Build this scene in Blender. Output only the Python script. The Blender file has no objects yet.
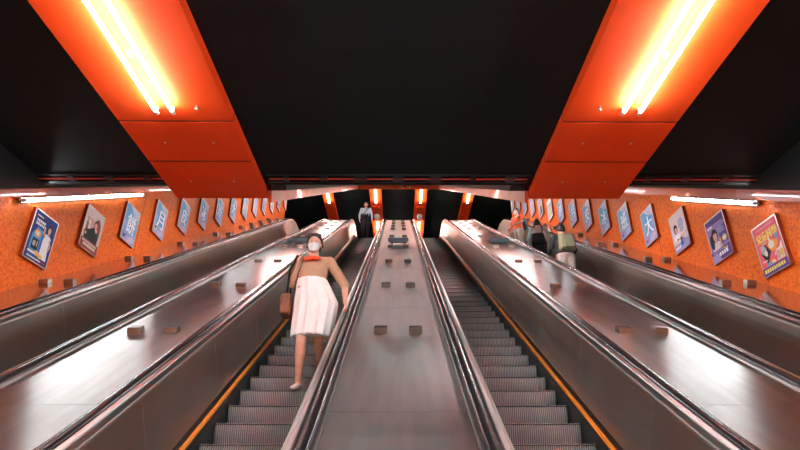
import bpy, bmesh, math, random
from mathutils import Vector, Matrix, Quaternion
random.seed(4)
scn = bpy.context.scene
col = scn.collection
R30 = math.radians(30); C, S = math.cos(R30), math.sin(R30)
H = 1.05            # camera height over the lower landing
F = 552.0           # focal length in pixels of an 800 px wide frame
PITCH = 25.6

# ------------------------------------------------------------------ materials
def mat(name, color, rough=.5, metal=0., coat=0., emit=0., emit_col=None, spec=.5):
    m = bpy.data.materials.new(name); m.use_nodes = True
    b = m.node_tree.nodes['Principled BSDF']
    b.inputs['Base Color'].default_value = (*color, 1)
    b.inputs['Roughness'].default_value = rough
    b.inputs['Metallic'].default_value = metal
    b.inputs['Coat Weight'].default_value = coat
    b.inputs['Specular IOR Level'].default_value = spec
    if emit:
        b.inputs['Emission Color'].default_value = (*(emit_col or color), 1)
        b.inputs['Emission Strength'].default_value = emit
    return m

def nodes(m):
    nt = m.node_tree
    return nt, nt.nodes, nt.links, nt.nodes['Principled BSDF']

def vary(m, c1, c2, scale=(1, 1, 1), detail=4, lo=.35, hi=.65, rough=None, bump=0., coord='Object', bscale=None, rot=(0, 0, 0)):
    nt, N, L, b = nodes(m)
    tc = N.new('ShaderNodeTexCoord'); mp = N.new('ShaderNodeMapping')
    mp.inputs['Scale'].default_value = scale
    mp.inputs['Rotation'].default_value = rot
    L.new(tc.outputs[coord], mp.inputs['Vector'])
    nz = N.new('ShaderNodeTexNoise'); nz.inputs['Scale'].default_value = 1.0; nz.inputs['Detail'].default_value = detail
    L.new(mp.outputs['Vector'], nz.inputs['Vector'])
    cr = N.new('ShaderNodeValToRGB')
    cr.color_ramp.elements[0].position = lo; cr.color_ramp.elements[0].color = (*c1, 1)
    cr.color_ramp.elements[1].position = hi; cr.color_ramp.elements[1].color = (*c2, 1)
    L.new(nz.outputs['Fac'], cr.inputs['Fac']); L.new(cr.outputs['Color'], b.inputs['Base Color'])
    if rough:
        mr = N.new('ShaderNodeMapRange')
        mr.inputs['To Min'].default_value, mr.inputs['To Max'].default_value = rough
        L.new(nz.outputs['Fac'], mr.inputs['Value']); L.new(mr.outputs['Result'], b.inputs['Roughness'])
    if bump:
        src = nz
        if bscale:
            mp2 = N.new('ShaderNodeMapping'); mp2.inputs['Scale'].default_value = bscale
            L.new(tc.outputs[coord], mp2.inputs['Vector'])
            src = N.new('ShaderNodeTexNoise'); src.inputs['Scale'].default_value = 1.0; src.inputs['Detail'].default_value = 1
            L.new(mp2.outputs['Vector'], src.inputs['Vector'])
        bp = N.new('ShaderNodeBump'); bp.inputs['Strength'].default_value = 1.0; bp.inputs['Distance'].default_value = bump
        L.new(src.outputs['Fac'], bp.inputs['Height']); L.new(bp.outputs['Normal'], b.inputs['Normal'])
    return m

M = {}
M['steel'] = vary(mat('brushed_steel_deck', (.6, .57, .53), .26, 1.), (.56, .52, .48), (.64, .61, .57), (14, 1.2, 1.2), 2, rough=(.31, .33), bump=.004, bscale=(2.6, 1.3, 1.3))
def brushed(m, a, t=(0, C, S)):
    # brushed steel: highlights spread along t
    nt, N, L, b = nodes(m)
    b.inputs['Anisotropic'].default_value = a
    c = N.new('ShaderNodeCombineXYZ'); 
    for i in range(3): c.inputs[i].default_value = t[i]
    L.new(c.outputs[0], b.inputs['Tangent'])
brushed(M['steel'], .8)
M['steel_wall'] = vary(mat('polished_steel_wall_deck', (.6, .58, .55), .14, 1.), (.50, .48, .46), (.58, .56, .54), (2, 1.2, 1.2), 2, rough=(.11, .17))
M['steel_mid'] = vary(mat('brushed_steel_central_deck', (.6, .58, .55), .36, 1.), (.66, .63, .60), (.74, .71, .68), (14, 1.2, 1.2), 2, rough=(.44, .46), bump=.003, bscale=(2.6, 1.1, 1.1))
brushed(M['steel_mid'], .95, (1, 0, 0))
M['bal'] = vary(mat('brushed_steel_balustrade', (.46, .42, .37), .33, 1.), (.43, .39, .34), (.49, .45, .40), (1.2, 1.2, 1.2), 2, rough=(.29, .33))
M['trim'] = vary(mat('polished_steel_trim', (.42, .41, .39), .38, 1.), (.39, .38, .36), (.46, .45, .43), (3, 3, 3), 2)
M['seam'] = mat('highlight_and_edge_strip', (.55, .53, .50), .4, 1.)
M['block'] = vary(mat('bead_blasted_steel_block', (.3, .26, .22), .38, 1.), (.26, .22, .18), (.34, .30, .25), (9, 9, 9), 2)
M['rubber'] = vary(mat('black_handrail_rubber', (.012, .011, .011), .24, 0, spec=.6), (.010, .009, .009), (.016, .014, .014), (5, 5, 5), 2)
M['skirt'] = vary(mat('dark_skirt_panel', (.03, .03, .03), .35, .4), (.022, .022, .022), (.038, .036, .034), (4, 4, 4), 2)
M['brush'] = vary(mat('orange_safety_strip', (.95, .33, .05), .4), (.92, .30, .04), (.98, .36, .06), (4, 4, 4), 2)
M['dark'] = vary(mat('black_ceiling_paint', (.012, .013, .014), .75, spec=.2), (.0054, .0082, .0094), (.007, .010, .0116), (.7, 2.5, .7), 3)
M['black'] = mat('black_metal', (.010, .010, .010), .5)
M['enamel'] = vary(mat('orange_red_enamel', (.74, .060, .010), .46, 0, coat=0, spec=.04), (.68, .060, .010), (.75, .072, .013), (.6, .6, .6), 2, bump=.010, bscale=(1.3, .5, .5))
M['cornice'] = vary(mat('orange_gloss_cornice', (.72, .10, .02), .30, 0, coat=.2), (.66, .085, .018), (.75, .12, .025), (1.2, 1.2, 1.2), 2)
M['white'] = mat('white_plastic', (.75, .74, .71), .4)
M['grey_lamp'] = mat('grey_lampholder', (.45, .43, .40), .4)
M['shield'] = mat('dark_light_shield', (.05, .048, .045), .6)
M['frame'] = mat('poster_frame_alloy', (.62, .58, .54), .3, 1.)
M['frame_side'] = vary(mat('poster_frame_shaded_side', (.30, .035, .014), .4), (.26, .03, .012), (.33, .04, .016), (5, 5, 5), 2)  # orange-painted frame sides, their shade put into this darker red
M['sign'] = vary(mat('blue_grey_sign_box', (.16, .22, .25), .4), (.075, .11, .135), (.09, .13, .155), (4, 4, 4), 2)
M['sign_dark'] = mat('slate_sign_lower', (.035, .05, .06), .45)
M['floor'] = vary(mat('grey_terrazzo', (.2, .19, .18), .3), (.14, .13, .12), (.26, .25, .23), (40, 40, 40), 3)
M['tube'] = mat('fluorescent_tube', (1, 1, 1), .5, emit=155, emit_col=(.86, .96, 1))
M['tube_front'] = mat('fluorescent_tube_front', (1, 1, 1), .5, emit=62, emit_col=(.86, .96, 1))
M['tube_slope'] = mat('fluorescent_tube_slope', (1, 1, 1), .5, emit=50, emit_col=(.86, .96, 1))
M['tube_far'] = mat('fluorescent_tube_hall', (1, 1, 1), .5, emit=40, emit_col=(1, .93, .82))
M['tube_wall'] = mat('fluorescent_tube_wall', (1, 1, 1), .5, emit=80, emit_col=(.88, .96, 1))
M['comb'] = mat('comb_plate_alloy', (.35, .34, .32), .4, 1.)

# wall mosaic: orange with darker speckle and occasional upright joints
def wall_mat():
    m = mat('orange_mosaic_wall', (.8, .17, .02), .5, spec=.2)
    nt, N, L, b = nodes(m)
    tc = N.new('ShaderNodeTexCoord')
    vo = N.new('ShaderNodeTexVoronoi'); vo.inputs['Scale'].default_value = 36
    L.new(tc.outputs['Object'], vo.inputs['Vector'])
    nz = N.new('ShaderNodeTexNoise'); nz.inputs['Scale'].default_value = 26; nz.inputs['Detail'].default_value = 6; nz.inputs['Roughness'].default_value = .75
    L.new(tc.outputs['Object'], nz.inputs['Vector'])
    sep = N.new('ShaderNodeSeparateColor'); L.new(vo.outputs['Color'], sep.inputs['Color'])
    ad = N.new('ShaderNodeMath'); ad.operation = 'MULTIPLY_ADD'; ad.inputs[1].default_value = .45
    L.new(sep.outputs['Red'], ad.inputs[0]); L.new(nz.outputs['Fac'], ad.inputs[2])
    cr = N.new('ShaderNodeValToRGB')
    e = cr.color_ramp.elements
    e[0].position = .42; e[0].color = (.54, .075, .008, 1)
    e[1].position = .95; e[1].color = (.88, .185, .014, 1)
    k = e.new(.66); k.color = (.76, .135, .010, 1)
    L.new(ad.outputs[0], cr.inputs['Fac'])
    sx = N.new('ShaderNodeSeparateXYZ'); L.new(tc.outputs['Object'], sx.inputs[0])
    o = N.new('ShaderNodeMath'); o.operation = 'ADD'; o.inputs[1].default_value = 20 - 9.35
    L.new(sx.outputs['Y'], o.inputs[0])
    md = N.new('ShaderNodeMath'); md.operation = 'MODULO'; md.inputs[1].default_value = 5.0
    L.new(o.outputs[0], md.inputs[0])
    lt = N.new('ShaderNodeMath'); lt.operation = 'LESS_THAN'; lt.inputs[1].default_value = .016
    L.new(md.outputs[0], lt.inputs[0])
    mx = N.new('ShaderNodeMix'); mx.data_type = 'RGBA'
    L.new(lt.outputs[0], mx.inputs['Factor']); L.new(cr.outputs['Color'], mx.inputs['A'])
    mx.inputs['B'].default_value = (.16, .03, .01, 1)
    L.new(mx.outputs['Result'], b.inputs['Base Color'])
    bp = N.new('ShaderNodeBump'); bp.inputs['Distance'].default_value = .003; bp.inputs['Strength'].default_value = .5
    L.new(ad.outputs[0], bp.inputs['Height']); L.new(bp.outputs['Normal'], b.inputs['Normal'])
    return m
M['wall'] = wall_mat()

# grooved step alloy: fine cleats running front to back
def step_mat():
    m = mat('grooved_step_alloy', (.12, .115, .105), .5, .35)
    nt, N, L, b = nodes(m)
    tc = N.new('ShaderNodeTexCoord')
    w = N.new('ShaderNodeTexWave'); w.wave_type = 'BANDS'; w.bands_direction = 'X'; w.inputs['Scale'].default_value = 17.5
    L.new(tc.outputs['Object'], w.inputs['Vector'])
    nz = N.new('ShaderNodeTexNoise'); nz.inputs['Scale'].default_value = 6; L.new(tc.outputs['Object'], nz.inputs['Vector'])
    cr = N.new('ShaderNodeValToRGB')
    cr.color_ramp.elements[0].position = .1; cr.color_ramp.elements[0].color = (.14, .14, .136, 1)
    cr.color_ramp.elements[1].position = .8; cr.color_ramp.elements[1].color = (.36, .385, .37, 1)
    L.new(w.outputs['Fac'], cr.inputs['Fac'])
    mx = N.new('ShaderNodeMix'); mx.data_type = 'RGBA'; mx.blend_type = 'MULTIPLY'; mx.inputs['Factor'].default_value = .35
    L.new(cr.outputs['Color'], mx.inputs['A']); L.new(nz.outputs['Color'], mx.inputs['B'])
    L.new(mx.outputs['Result'], b.inputs['Base Color'])
    bp = N.new('ShaderNodeBump'); bp.inputs['Distance'].default_value = .004; L.new(w.outputs['Fac'], bp.inputs['Height'])
    L.new(bp.outputs['Normal'], b.inputs['Normal'])
    return m
M['step'] = step_mat()

# ------------------------------------------------------------------ mesh helpers
class MB:
    def __init__(s): s.v = []; s.f = []; s.m = []; s.mats = []
    def mi(s, m):
        if m not in s.mats: s.mats.append(m)
        return s.mats.index(m)
    def add(s, vs, fs, m):
        o = len(s.v); k = s.mi(m)
        s.v += [tuple(v) for v in vs]
        for f in fs: s.f.append([i + o for i in f]); s.m.append(k)
    def box(s, a, b, m, xf=None):
        (x0, y0, z0), (x1, y1, z1) = a, b
        vs = [Vector(p) for p in ((x0,y0,z0),(x1,y0,z0),(x1,y1,z0),(x0,y1,z0),(x0,y0,z1),(x1,y0,z1),(x1,y1,z1),(x0,y1,z1))]
        if xf: vs = [xf @ v for v in vs]
        s.add(vs, [(0,3,2,1),(4,5,6,7),(0,1,5,4),(1,2,6,5),(2,3,7,6),(3,0,4,7)], m)
    def prism_x(s, poly, x0, x1, m):         # polygon in (y, z) extruded along x
        n = len(poly)
        vs = [(x0, y, z) for y, z in poly] + [(x1, y, z) for y, z in poly]
        fs = [tuple(range(n)), tuple(range(2*n-1, n-1, -1))] + [(i, i+n, (i+1)%n+n, (i+1)%n) for i in range(n)]
        s.add(vs, fs, m)
    def tube(s, a, b, r, m, n=12, r2=None, caps=True):
        a, b = Vector(a), Vector(b); d = (b - a).normalized(); q = d.to_track_quat('Z', 'Y')
        r2 = r if r2 is None else r2
        vs = [a + q @ Vector((r*math.cos(2*math.pi*i/n), r*math.sin(2*math.pi*i/n), 0)) for i in range(n)]
        vs += [b + q @ Vector((r2*math.cos(2*math.pi*i/n), r2*math.sin(2*math.pi*i/n), 0)) for i in range(n)]
        fs = [(i, (i+1)%n, (i+1)%n+n, i+n) for i in range(n)]
        if caps: fs += [tuple(range(n-1, -1, -1)), tuple(range(n, 2*n))]
        s.add(vs, fs, m)
    def ball(s, c, r, m, n=10, k=6):
        c = Vector(c); r = Vector((r, r, r)) if not hasattr(r, '__len__') else Vector(r)
        vs = []; fs = []
        for j in range(k+1):
            t = math.pi*j/k
            for i in range(n):
                p = 2*math.pi*i/n
                vs.append(c + Vector((r.x*math.sin(t)*math.cos(p), r.y*math.sin(t)*math.sin(p), r.z*math.cos(t))))
        for j in range(k):
            for i in range(n): fs.append((j*n+i, (j+1)*n+i, (j+1)*n+(i+1)%n, j*n+(i+1)%n))
        s.add(vs, fs, m)
    def build(s, name, parent=None, smooth=False, bevel=0., loc=None, base=None):
        o0 = Vector(base) if base is not None else (parent_base(parent) if parent else Vector((0,0,0)))
        me = bpy.data.meshes.new(name)
        me.from_pydata([tuple(Vector(v) - o0) for v in s.v], [], s.f)
        for m in s.mats: me.materials.append(m)
        me.polygons.foreach_set('material_index', s.m)
        bm = bmesh.new(); bm.from_mesh(me)
        bmesh.ops.remove_doubles(bm, verts=bm.verts, dist=1e-5)
        bmesh.ops.recalc_face_normals(bm, faces=bm.faces)
        if bevel:
            es = [e for e in bm.edges if len(e.link_faces) == 2 and e.calc_face_angle(0) > .5]
            bmesh.ops.bevel(bm, geom=es, offset=bevel, segments=2, affect='EDGES', profile=.6)
        bm.to_mesh(me); bm.free()
        if smooth: me.shade_smooth() if smooth is True else me.set_sharp_from_angle(angle=smooth)
        o = bpy.data.objects.new(name, me); col.objects.link(o)
        if parent: o.parent = parent
        if loc is not None: o.location = loc
        elif base is not None: o.location = o0 - (parent_base(parent) if parent else Vector((0,0,0)))
        return o

def parent_base(p):
    v = Vector((0,0,0))
    while p is not None: v += Vector(p.location); p = p.parent
    return v

def tag(o, label, cat, group=None):
    o['label'] = label; o['category'] = cat
    if group: o['group'] = group
    return o
def thing(name, label, cat, loc=(0,0,0), group=None, rz=0):
    o = bpy.data.objects.new(name, None); col.objects.link(o)
    o.empty_display_size = .1
    o.location = loc; o.rotation_euler = (0, 0, rz)
    return tag(o, label, cat, group)
def struct(o): o['kind'] = 'structure'; return o

# slope coordinates: s along the incline, N below the camera square to the incline
def P(s, X, N): return Vector((X, s*C + N*S, s*S - N*C + H))
NB = 2.0
SB = (NB*C - H)/S                # where the incline leaves the lower floor
ST = 21.0                        # where it meets the upper floor
ZT = ST*S - NB*C + H; YT = ST*C + NB*S
RB, RT = 6.0, 1.6
LB, LT = RB*math.tan(R30/2), RT*math.tan(R30/2)
YB = SB*C + NB*S
def frame(t):
    """point and tangent of the step line at path length t (t == s on the incline)"""
    a0 = SB + LB; a1 = a0 - RB*R30; b0 = ST - LT; b1 = b0 + RT*R30
    if t < a1: return YB - LB + (t - a1), 0., 1., 0.
    if t < a0:
        a = (t - a1)/RB
        return YB - LB + RB*math.sin(a), RB*(1 - math.cos(a)), math.cos(a), math.sin(a)
    if t <= b0: return t*C + NB*S, t*S - NB*C + H, C, S
    if t < b1:
        a = R30 - (t - b0)/RT
        return YT + LT - RT*math.sin(a), ZT - RT*(1 - math.cos(a)), math.cos(a), math.sin(a)
    return YT + LT + (t - b1), ZT, 1., 0.
T0 = SB + LB - RB*R30 - .75      # path start on the lower floor
T1 = ST - LT + RT*R30 + 1.45     # path end on the upper floor
def Q(t, X, N):
    y, z, ty, tz = frame(t); d = NB - N
    return Vector((X, y - tz*d, z + ty*d))
def ts(a, b):
    a0 = SB + LB; a1 = a0 - RB*R30; b0 = ST - LT; b1 = b0 + RT*R30
    out = [a]
    for i in range(13): out += [a1 + (a0 - a1)*i/12, b0 + (b1 - b0)*i/12]
    out = sorted(x for x in set(out) if a < x < b or x == a)
    return out + [b]
def sweep(mb, prof, a, b, m, closed=True, caps=True):
    T = ts(a, b); n = len(prof); vs = []; fs = []
    for t in T: vs += [Q(t, x, N) for x, N in prof]
    for i in range(len(T) - 1):
        for j in range(n if closed else n - 1):
            fs.append((i*n + j, i*n + (j+1)%n, (i+1)*n + (j+1)%n, (i+1)*n + j))
    if closed and caps: fs += [tuple(range(n)), tuple(range(len(vs)-1, len(vs)-n-1, -1))]
    mb.add(vs, fs, m)

# ------------------------------------------------------------------ camera
cam = bpy.data.objects.new('camera', bpy.data.cameras.new('camera')); col.objects.link(cam)
cam.data.sensor_width = 36; cam.data.lens = F/800*36; cam.data.clip_end = 200; cam.data.clip_start = .02
cam.location = (0, 0, H); cam.rotation_euler = (math.radians(90 + PITCH), 0, math.radians(-.2))
scn.camera = cam

# ------------------------------------------------------------------ setting
XW = 4.85; NC = .03; NCO = .08; ZC = 3.53 + H; ZH = 11.75 + H
YC = (NC + C*(ZC - H))/S         # where the flat dark ceiling turns up the incline
SC = YC*C + (ZC - H)*S
SH = (ZH - H + NC*C)/S; YH = SH*C + NC*S
mb = MB(); mb.box((-5.3, -7, -.2), (5.3, YB - LB - .02, -.005), M['floor']); struct(mb.build('floor'))
mb = MB(); mb.box((-9.5, YT + .3, ZT - .2), (9.5, 42, ZT - .005), M['floor']); struct(mb.build('floor_upper'))
mb = MB()
t_ = .15
mb.prism_x([(-7, ZC), (YC, ZC), (YH, ZH), (42, ZH), (42, ZH + t_), (YH - .05, ZH + t_), (YC - .05, ZC + t_), (-7, ZC + t_)], -9.5, 9.5, M['dark'])
struct(mb.build('ceiling'))
for nm, sx in (('wall_left', -1), ('wall_right', 1)):
    mb = MB()
    poly = [(-7, 0), (YB - LB - .3, 0), (YB, 0), (YT, ZT), (21.05, ZT), (21.05, P((21.05 - .06*S)/C, 0, .06).z), (YC, ZC - .001), (-7, ZC - .001)]
    mb.prism_x(poly, sx*XW, sx*(XW + .18), M['wall']); struct(mb.build(nm))
mb = MB(); mb.box((-5.1, -7.2, -.2), (5.1, -7, ZC), M['floor']); struct(mb.build('wall_back'))
mb = MB(); mb.box((-9.7, 42, ZT - .2), (9.7, 42.2, ZH + .2), M['dark'])
for i in range(14): mb.box((-9.5, 41.9, ZT + .2 + i*.22), (9.5, 42, ZT + .24 + i*.22), M['black'])
struct(mb.build('wall_far'))
for nm, sx in (('wall_hall_left', -1), ('wall_hall_right', 1)):
    mb = MB(); mb.box((min(sx*9.5, sx*9.7), YT, ZT - .2), (max(sx*9.5, sx*9.7), 42, ZH + .1), M['dark']); struct(mb.build(nm))
for nm, sx in (('wall_return_left', -1), ('wall_return_right', 1)):
    mb = MB(); mb.box((min(sx*(XW + .18), sx*9.6), 20.9, ZT - .2), (max(sx*(XW + .18), sx*9.6), 21.05, ZH + .05), M['dark']); struct(mb.build(nm))
# glossy cornice along the top of each mosaic wall
for k, (sx, n1) in enumerate(((-1, .18), (1, .22))):
    mb = MB(); s = SC + .02 - 7
    edges = [i*2.0 for i in range(12)]
    x0, x1 = sx*(XW - .09), sx*(XW + .02)
    for a in edges:
        s0, s1 = max(-2.5, a - 2.2), a - .2 - .008
        if s1 <= s0: continue
        s1 = min(s1, 21.8)
        if s0 < SC - 2.6:
            s0 = max(s0, 4.9)
        if s1 <= s0: continue
        vs = [P(s0, x0, NCO + .002), P(s1, x0, NCO + .002), P(s1, x0, n1), P(s0, x0, n1), P(s0, x1, NCO + .002), P(s1, x1, NCO + .002), P(s1, x1, n1), P(s0, x1, n1)]
        vs = [Vector((v.x, v.y, min(v.z, ZC - .002) if v.y < YC else v.z)) for v in vs]
        mb.add(vs, [(0,3,2,1),(4,5,6,7),(0,1,5,4),(1,2,6,5),(2,3,7,6),(3,0,4,7)], M['cornice'])
    struct(mb.build('trim_%d' % (k + 1)))

# black downstand closing the wall head before the turn of the ceiling
for k, sx in ((3, -1), (4, 1)):
    mb = MB()
    yb = lambda n, y: (y - n*S)/C*S - n*C + H
    mb.prism_x([(2.0, yb(NCO, 2.0)), (YC + .04, yb(NCO, YC + .04)), (YC - .02, ZC - .002), (2.0, ZC - .002)], sx*(XW - .35), sx*(XW - .001), M['black'])
    struct(mb.build('trim_%d' % k))
# ------------------------------------------------------------------ escalators
side = {(-1, 1): 'inner left', (1, 1): 'inner right', (-1, 3): 'outer left', (1, 3): 'outer right'}
STEP_N = 2.07; PITCH_S = .381; S_FIRST = 4.237
def nose(k):
    t = S_FIRST + k*PITCH_S
    p = Q(t, 0, STEP_N); return p.y, p.z
def step_mesh():
    mb = MB(); w = .42
    dr = []                                   # riser, gently curved, seen from below
    for i in range(6):
        a = i/5; dr.append((.012 + .035*a*a, -.012 - .185*a))
    poly = [(.0, 0), (.375, 0), (.375, -.03), (.05, -.03)] + [(y + .03, z) for y, z in dr[1:]][0:0]
    back = [(y + .025, z) for y, z in reversed(dr)]
    poly = [(.375, 0), (.375, -.03)] + [(.04, -.03)] + [p for p in reversed(back) if p[1] < -.03] + [p for p in reversed(dr)] + [(0, -.004), (.004, 0)]
    mb.prism_x(poly, -w, w, M['step'])
    return mb
proto_step = None
def escalator(xc, label):
    global proto_step
    root = thing('escalator', label, 'escalator', (xc, YB, 0), 'escalators')
    h = .66
    for sd in (-1, 1):
        X = lambda o: xc + sd*o
        # handrail belt with its return around both newels
        mb = MB()
        prof = [(X(h - .04), 1.385), (X(h - .036), 1.362), (X(h - .02), 1.35), (X(h + .02), 1.35), (X(h + .036), 1.362), (X(h + .04), 1.385), (X(h + .03), 1.395), (X(h - .03), 1.395)]
        sweep(mb, prof, T0, T1, M['rubber'])
        for t, dr in ((T0, -1), (T1, 1)):
            y, z, _, _ = frame(t); rr = .30; cz = z + (NB - 1.35) - rr
            ring = []
            for i in range(13):
                a = math.pi*i/12
                for xo, n in [(-.04, 1.385), (-.036, 1.362), (-.02, 1.35), (.02, 1.35), (.036, 1.362), (.04, 1.385), (.03, 1.395), (-.03, 1.395)]:
                    r = rr - (n - 1.35)
                    ring.append((X(h + xo), y + dr*r*math.sin(a), cz + r*math.cos(a)))
            mb.add(ring, [(i*8 + j, i*8 + (j+1)%8, (i+1)*8 + (j+1)%8, (i+1)*8 + j) for i in range(12) for j in range(8)], M['rubber'])
        mb.build('handrail', root, smooth=math.radians(50))
        # polished guide and shoulder trims beside the belt
        mb = MB()
        sweep(mb, [(X(h - .048), 1.40), (X(h - .048), 1.374), (X(h - .058), 1.370), (X(h - .086), 1.374), (X(h - .090), 1.382), (X(h - .060), 1.42)], T0, T1, M['trim'])
        sweep(mb, [(X(h - .091), 1.383), (X(h - .117), 1.404), (X(h - .122), 1.424), (X(h - .05), 1.43), (X(h - .058), 1.415)], T0, T1, M['bal'])
        sweep(mb, [(X(h - .118), 1.404), (X(h - .1235), 1.411), (X(h - .1235), 1.419), (X(h - .118), 1.424)], T0, T1, M['seam'])
        sweep(mb, [(X(h + .041), 1.40), (X(h + .041), 1.383), (X(h + .062), 1.386), (X(h + .066), 1.40)], T0, T1, M['trim'])
        mb.build('handrail_guide', root)
        # balustrade lining with rounded newel ends; lighter joint strips stand in for bevel highlights
        mb = MB()
        a = T0
        cuts = [T0] + [c for c in [2.1 + 1.45*i for i in range(13)] if T0 < c < T1] + [T1]
        for c0, c1 in zip(cuts[:-1], cuts[1:]):
            sweep(mb, [(X(.535), 1.425), (X(.510), 1.965), (X(.545), 1.99), (X(.60), 1.99), (X(.60), 1.425)], c0 + .003, c1 - .003, M['bal'])
        for c in cuts[1:-1]:
            sweep(mb, [(X(.5335), 1.44), (X(.5085), 1.96), (X(.52), 1.965), (X(.545), 1.44)], c - .005, c + .005, M['seam'])
        for t, dr in ((T0, -1), (T1, 1)):
            y, z, _, _ = frame(t); rr = .285; cz = z + (NB - 1.35) - .30
            poly = [(y + dr*rr*math.sin(math.pi*i/12), cz + rr*math.cos(math.pi*i/12)) for i in range(13)]
            poly += [(y, z)]
            mb.prism_x(poly, X(.535), X(h - .01), M['bal'])
        mb.build('balustrade', root)
        mb = MB()
        sweep(mb, [(X(.510), 1.965), (X(.474), 1.982), (X(.474), 1.995), (X(.51), 1.985)], T0 + .2, T1 - .2, M['bal'])
        mb.build('skirt_ledge', root)
        mb = MB()
        sweep(mb, [(X(.473), 1.980), (X(.448), 1.990), (X(.448), 2.008), (X(.473), 2.004)], T0 + .2, T1 - .2, M['brush'])
        o = mb.build('safety_strip', root); o['label'] = 'bright orange safety strip along the skirt'
        mb = MB()
        sweep(mb, [(X(.472), 2.005), (X(.437), 2.008), (X(.432), 2.02), (X(.428), 2.42), (X(.472), 2.42)], T0 + .2, T1 - .2, M['skirt'])
        mb.build('skirt', root)
    k = -8; base = parent_base(root)
    ks = []
    while True:
        t = S_FIRST + k*PITCH_S
        if t > T1 - 1.0: break
        if t > T0 + 1.1: ks.append(k)
        k += 1
    for k in ks:
        y, z = nose(k)
        if proto_step is None:
            proto_step = step_mesh().build('step', root, base=(0, 0, 0), bevel=0)
            o = proto_step
        else:
            o = proto_step.copy(); col.objects.link(o); o.parent = root
        o.location = Vector((xc, y, z)) - base
    mb = MB()
    y0, _ = nose(ks[0]); y1, z1 = nose(ks[-1])
    mb.box((xc - .44, -.35, -.004), (xc + .44, y0 - .01, .012), M['comb'])
    mb.build('comb_plate', root)
    mb = MB()
    mb.box((xc - .44, y1 + .36, ZT - .05), (xc + .44, YT + 1.9, ZT + .004), M['comb'])
    mb.build('comb_plate', root)
    return root
XI, XO = 1.155, 3.43
escalator(-XI, 'escalator just left of the central steel deck, carrying the person in white')
escalator(XI, 'empty escalator just right of the central steel deck, its sharp steps in view')
escalator(-XO, 'outer escalator beside the left mosaic wall, its steps hidden')
escalator(XO, 'outer escalator beside the right mosaic wall, carrying three people')

# ------------------------------------------------------------------ steel decks with anti-slide blocks
def block_mb():
    mb = MB()
    w, l, hh = .062, .05, .055
    vs = [(-w, -l, 0), (w, -l, 0), (w, l, 0), (-w, l, 0), (-w*.98, -l*.9, hh), (w*.98, -l*.9, hh), (w*.98, l*.9, hh), (-w*.98, l*.9, hh)]
    mb.add(vs, [(0,3,2,1),(4,5,6,7),(0,1,5,4),(1,2,6,5),(2,3,7,6),(3,0,4,7)], M['block'])
    return mb
proto_block = None
def deck(x0, x1, N, label, gap, first, seam0):
    global proto_block
    xm = (x0 + x1)/2
    root = thing('escalator_deck', label, 'deck', (xm, YB, 0), 'steel decks between escalators')
    base = parent_base(root)
    mb = MB()
    cuts = [T0] + [c for c in [seam0 + 2.85*i for i in range(-1, 8)] if T0 < c < T1] + [T1]
    for c0, c1 in zip(cuts[:-1], cuts[1:]):
        n = 10
        top = [(x0 + (x1 - x0)*i/n, N) for i in range(n + 1)]
        sweep(mb, top + [(x1, N + .03), (x0, N + .03)], c0 + .0025, c1 - .0025, M['steel_mid'] if abs(xm) < .1 else M['steel_wall'] if abs(xm) > 4 else M['steel'])
    for t, dr in ((T0, -1), (T1, 1)):
        y, z, _, _ = frame(t); zt = z + NB - N
        mb.box((x0, y - .02, z), (x1, y + .02, zt), M['bal'])
    mb.build('deck_plate', root)
    s = first
    while s < ST - .6:
        for sd in (-1, 1):
            if proto_block is None:
                proto_block = block_mb().build('stopper_block', root, base=(0, 0, 0), bevel=.006)
                o = proto_block
            else:
                o = proto_block.copy(); col.objects.link(o); o.parent = root
            o.location = Q(s, xm + sd*gap, N - .0005) - base
            o.rotation_euler = (R30, 0, 0)
        s += 2.28 if s < 15 else 1.15
    return root
ND = 1.405
decks = []
D1, D2 = XI + .66 + .066, XO - .66 - .066
DW = XO + .66 + .066
deck(-(XI - .66 - .066), XI - .66 - .066, ND, 'long central brushed steel deck with paired stopper blocks', .165, 5.1, 3.295)
deck(-D2, -D1, ND, 'brushed steel deck left of the person in white, between the two left escalators', .17, 5.1, 3.4)
deck(D1, D2, ND, 'brushed steel deck between the empty escalator and the outer right escalator', .17, 5.1, 3.4)
deck(-XW + .004, -DW, 1.335, 'narrow steel deck at the foot of the left mosaic wall', .165, 4.95, 2.6)
deck(DW, XW - .004, 1.335, 'narrow steel deck at the foot of the right mosaic wall', .165, 4.95, 2.6)

# blue-grey sign boxes standing across the three middle decks
for xm, lb in ((0, 'blue-grey sign box across the central steel deck'), (-(D1 + D2)/2, 'blue-grey sign box on the deck behind the person in white'), ((D1 + D2)/2, 'blue-grey sign box on the deck right of the empty escalator')):
    s = 12.55
    p = Q(s, xm, ND)
    root = thing('sign_box', lb, 'sign', p, 'sign boxes on the decks')
    xf = Matrix.Translation(p) @ Matrix.Rotation(R30, 4, 'X')
    mb = MB(); mb.box((-.235, -.03, .06), (.235, .16, .135), M['sign'], xf); mb.build('sign_body', root, bevel=.008)
    mb = MB(); mb.box((-.205, -.022, .028), (.205, .14, .058), M['sign_dark'], xf); mb.build('sign_base', root)
    mb = MB()
    for sx in (-.14, .14): mb.box((sx - .03, -.01, -.001), (sx + .03, .05, .027), M['block'], xf)
    mb.build('foot', root)

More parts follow.
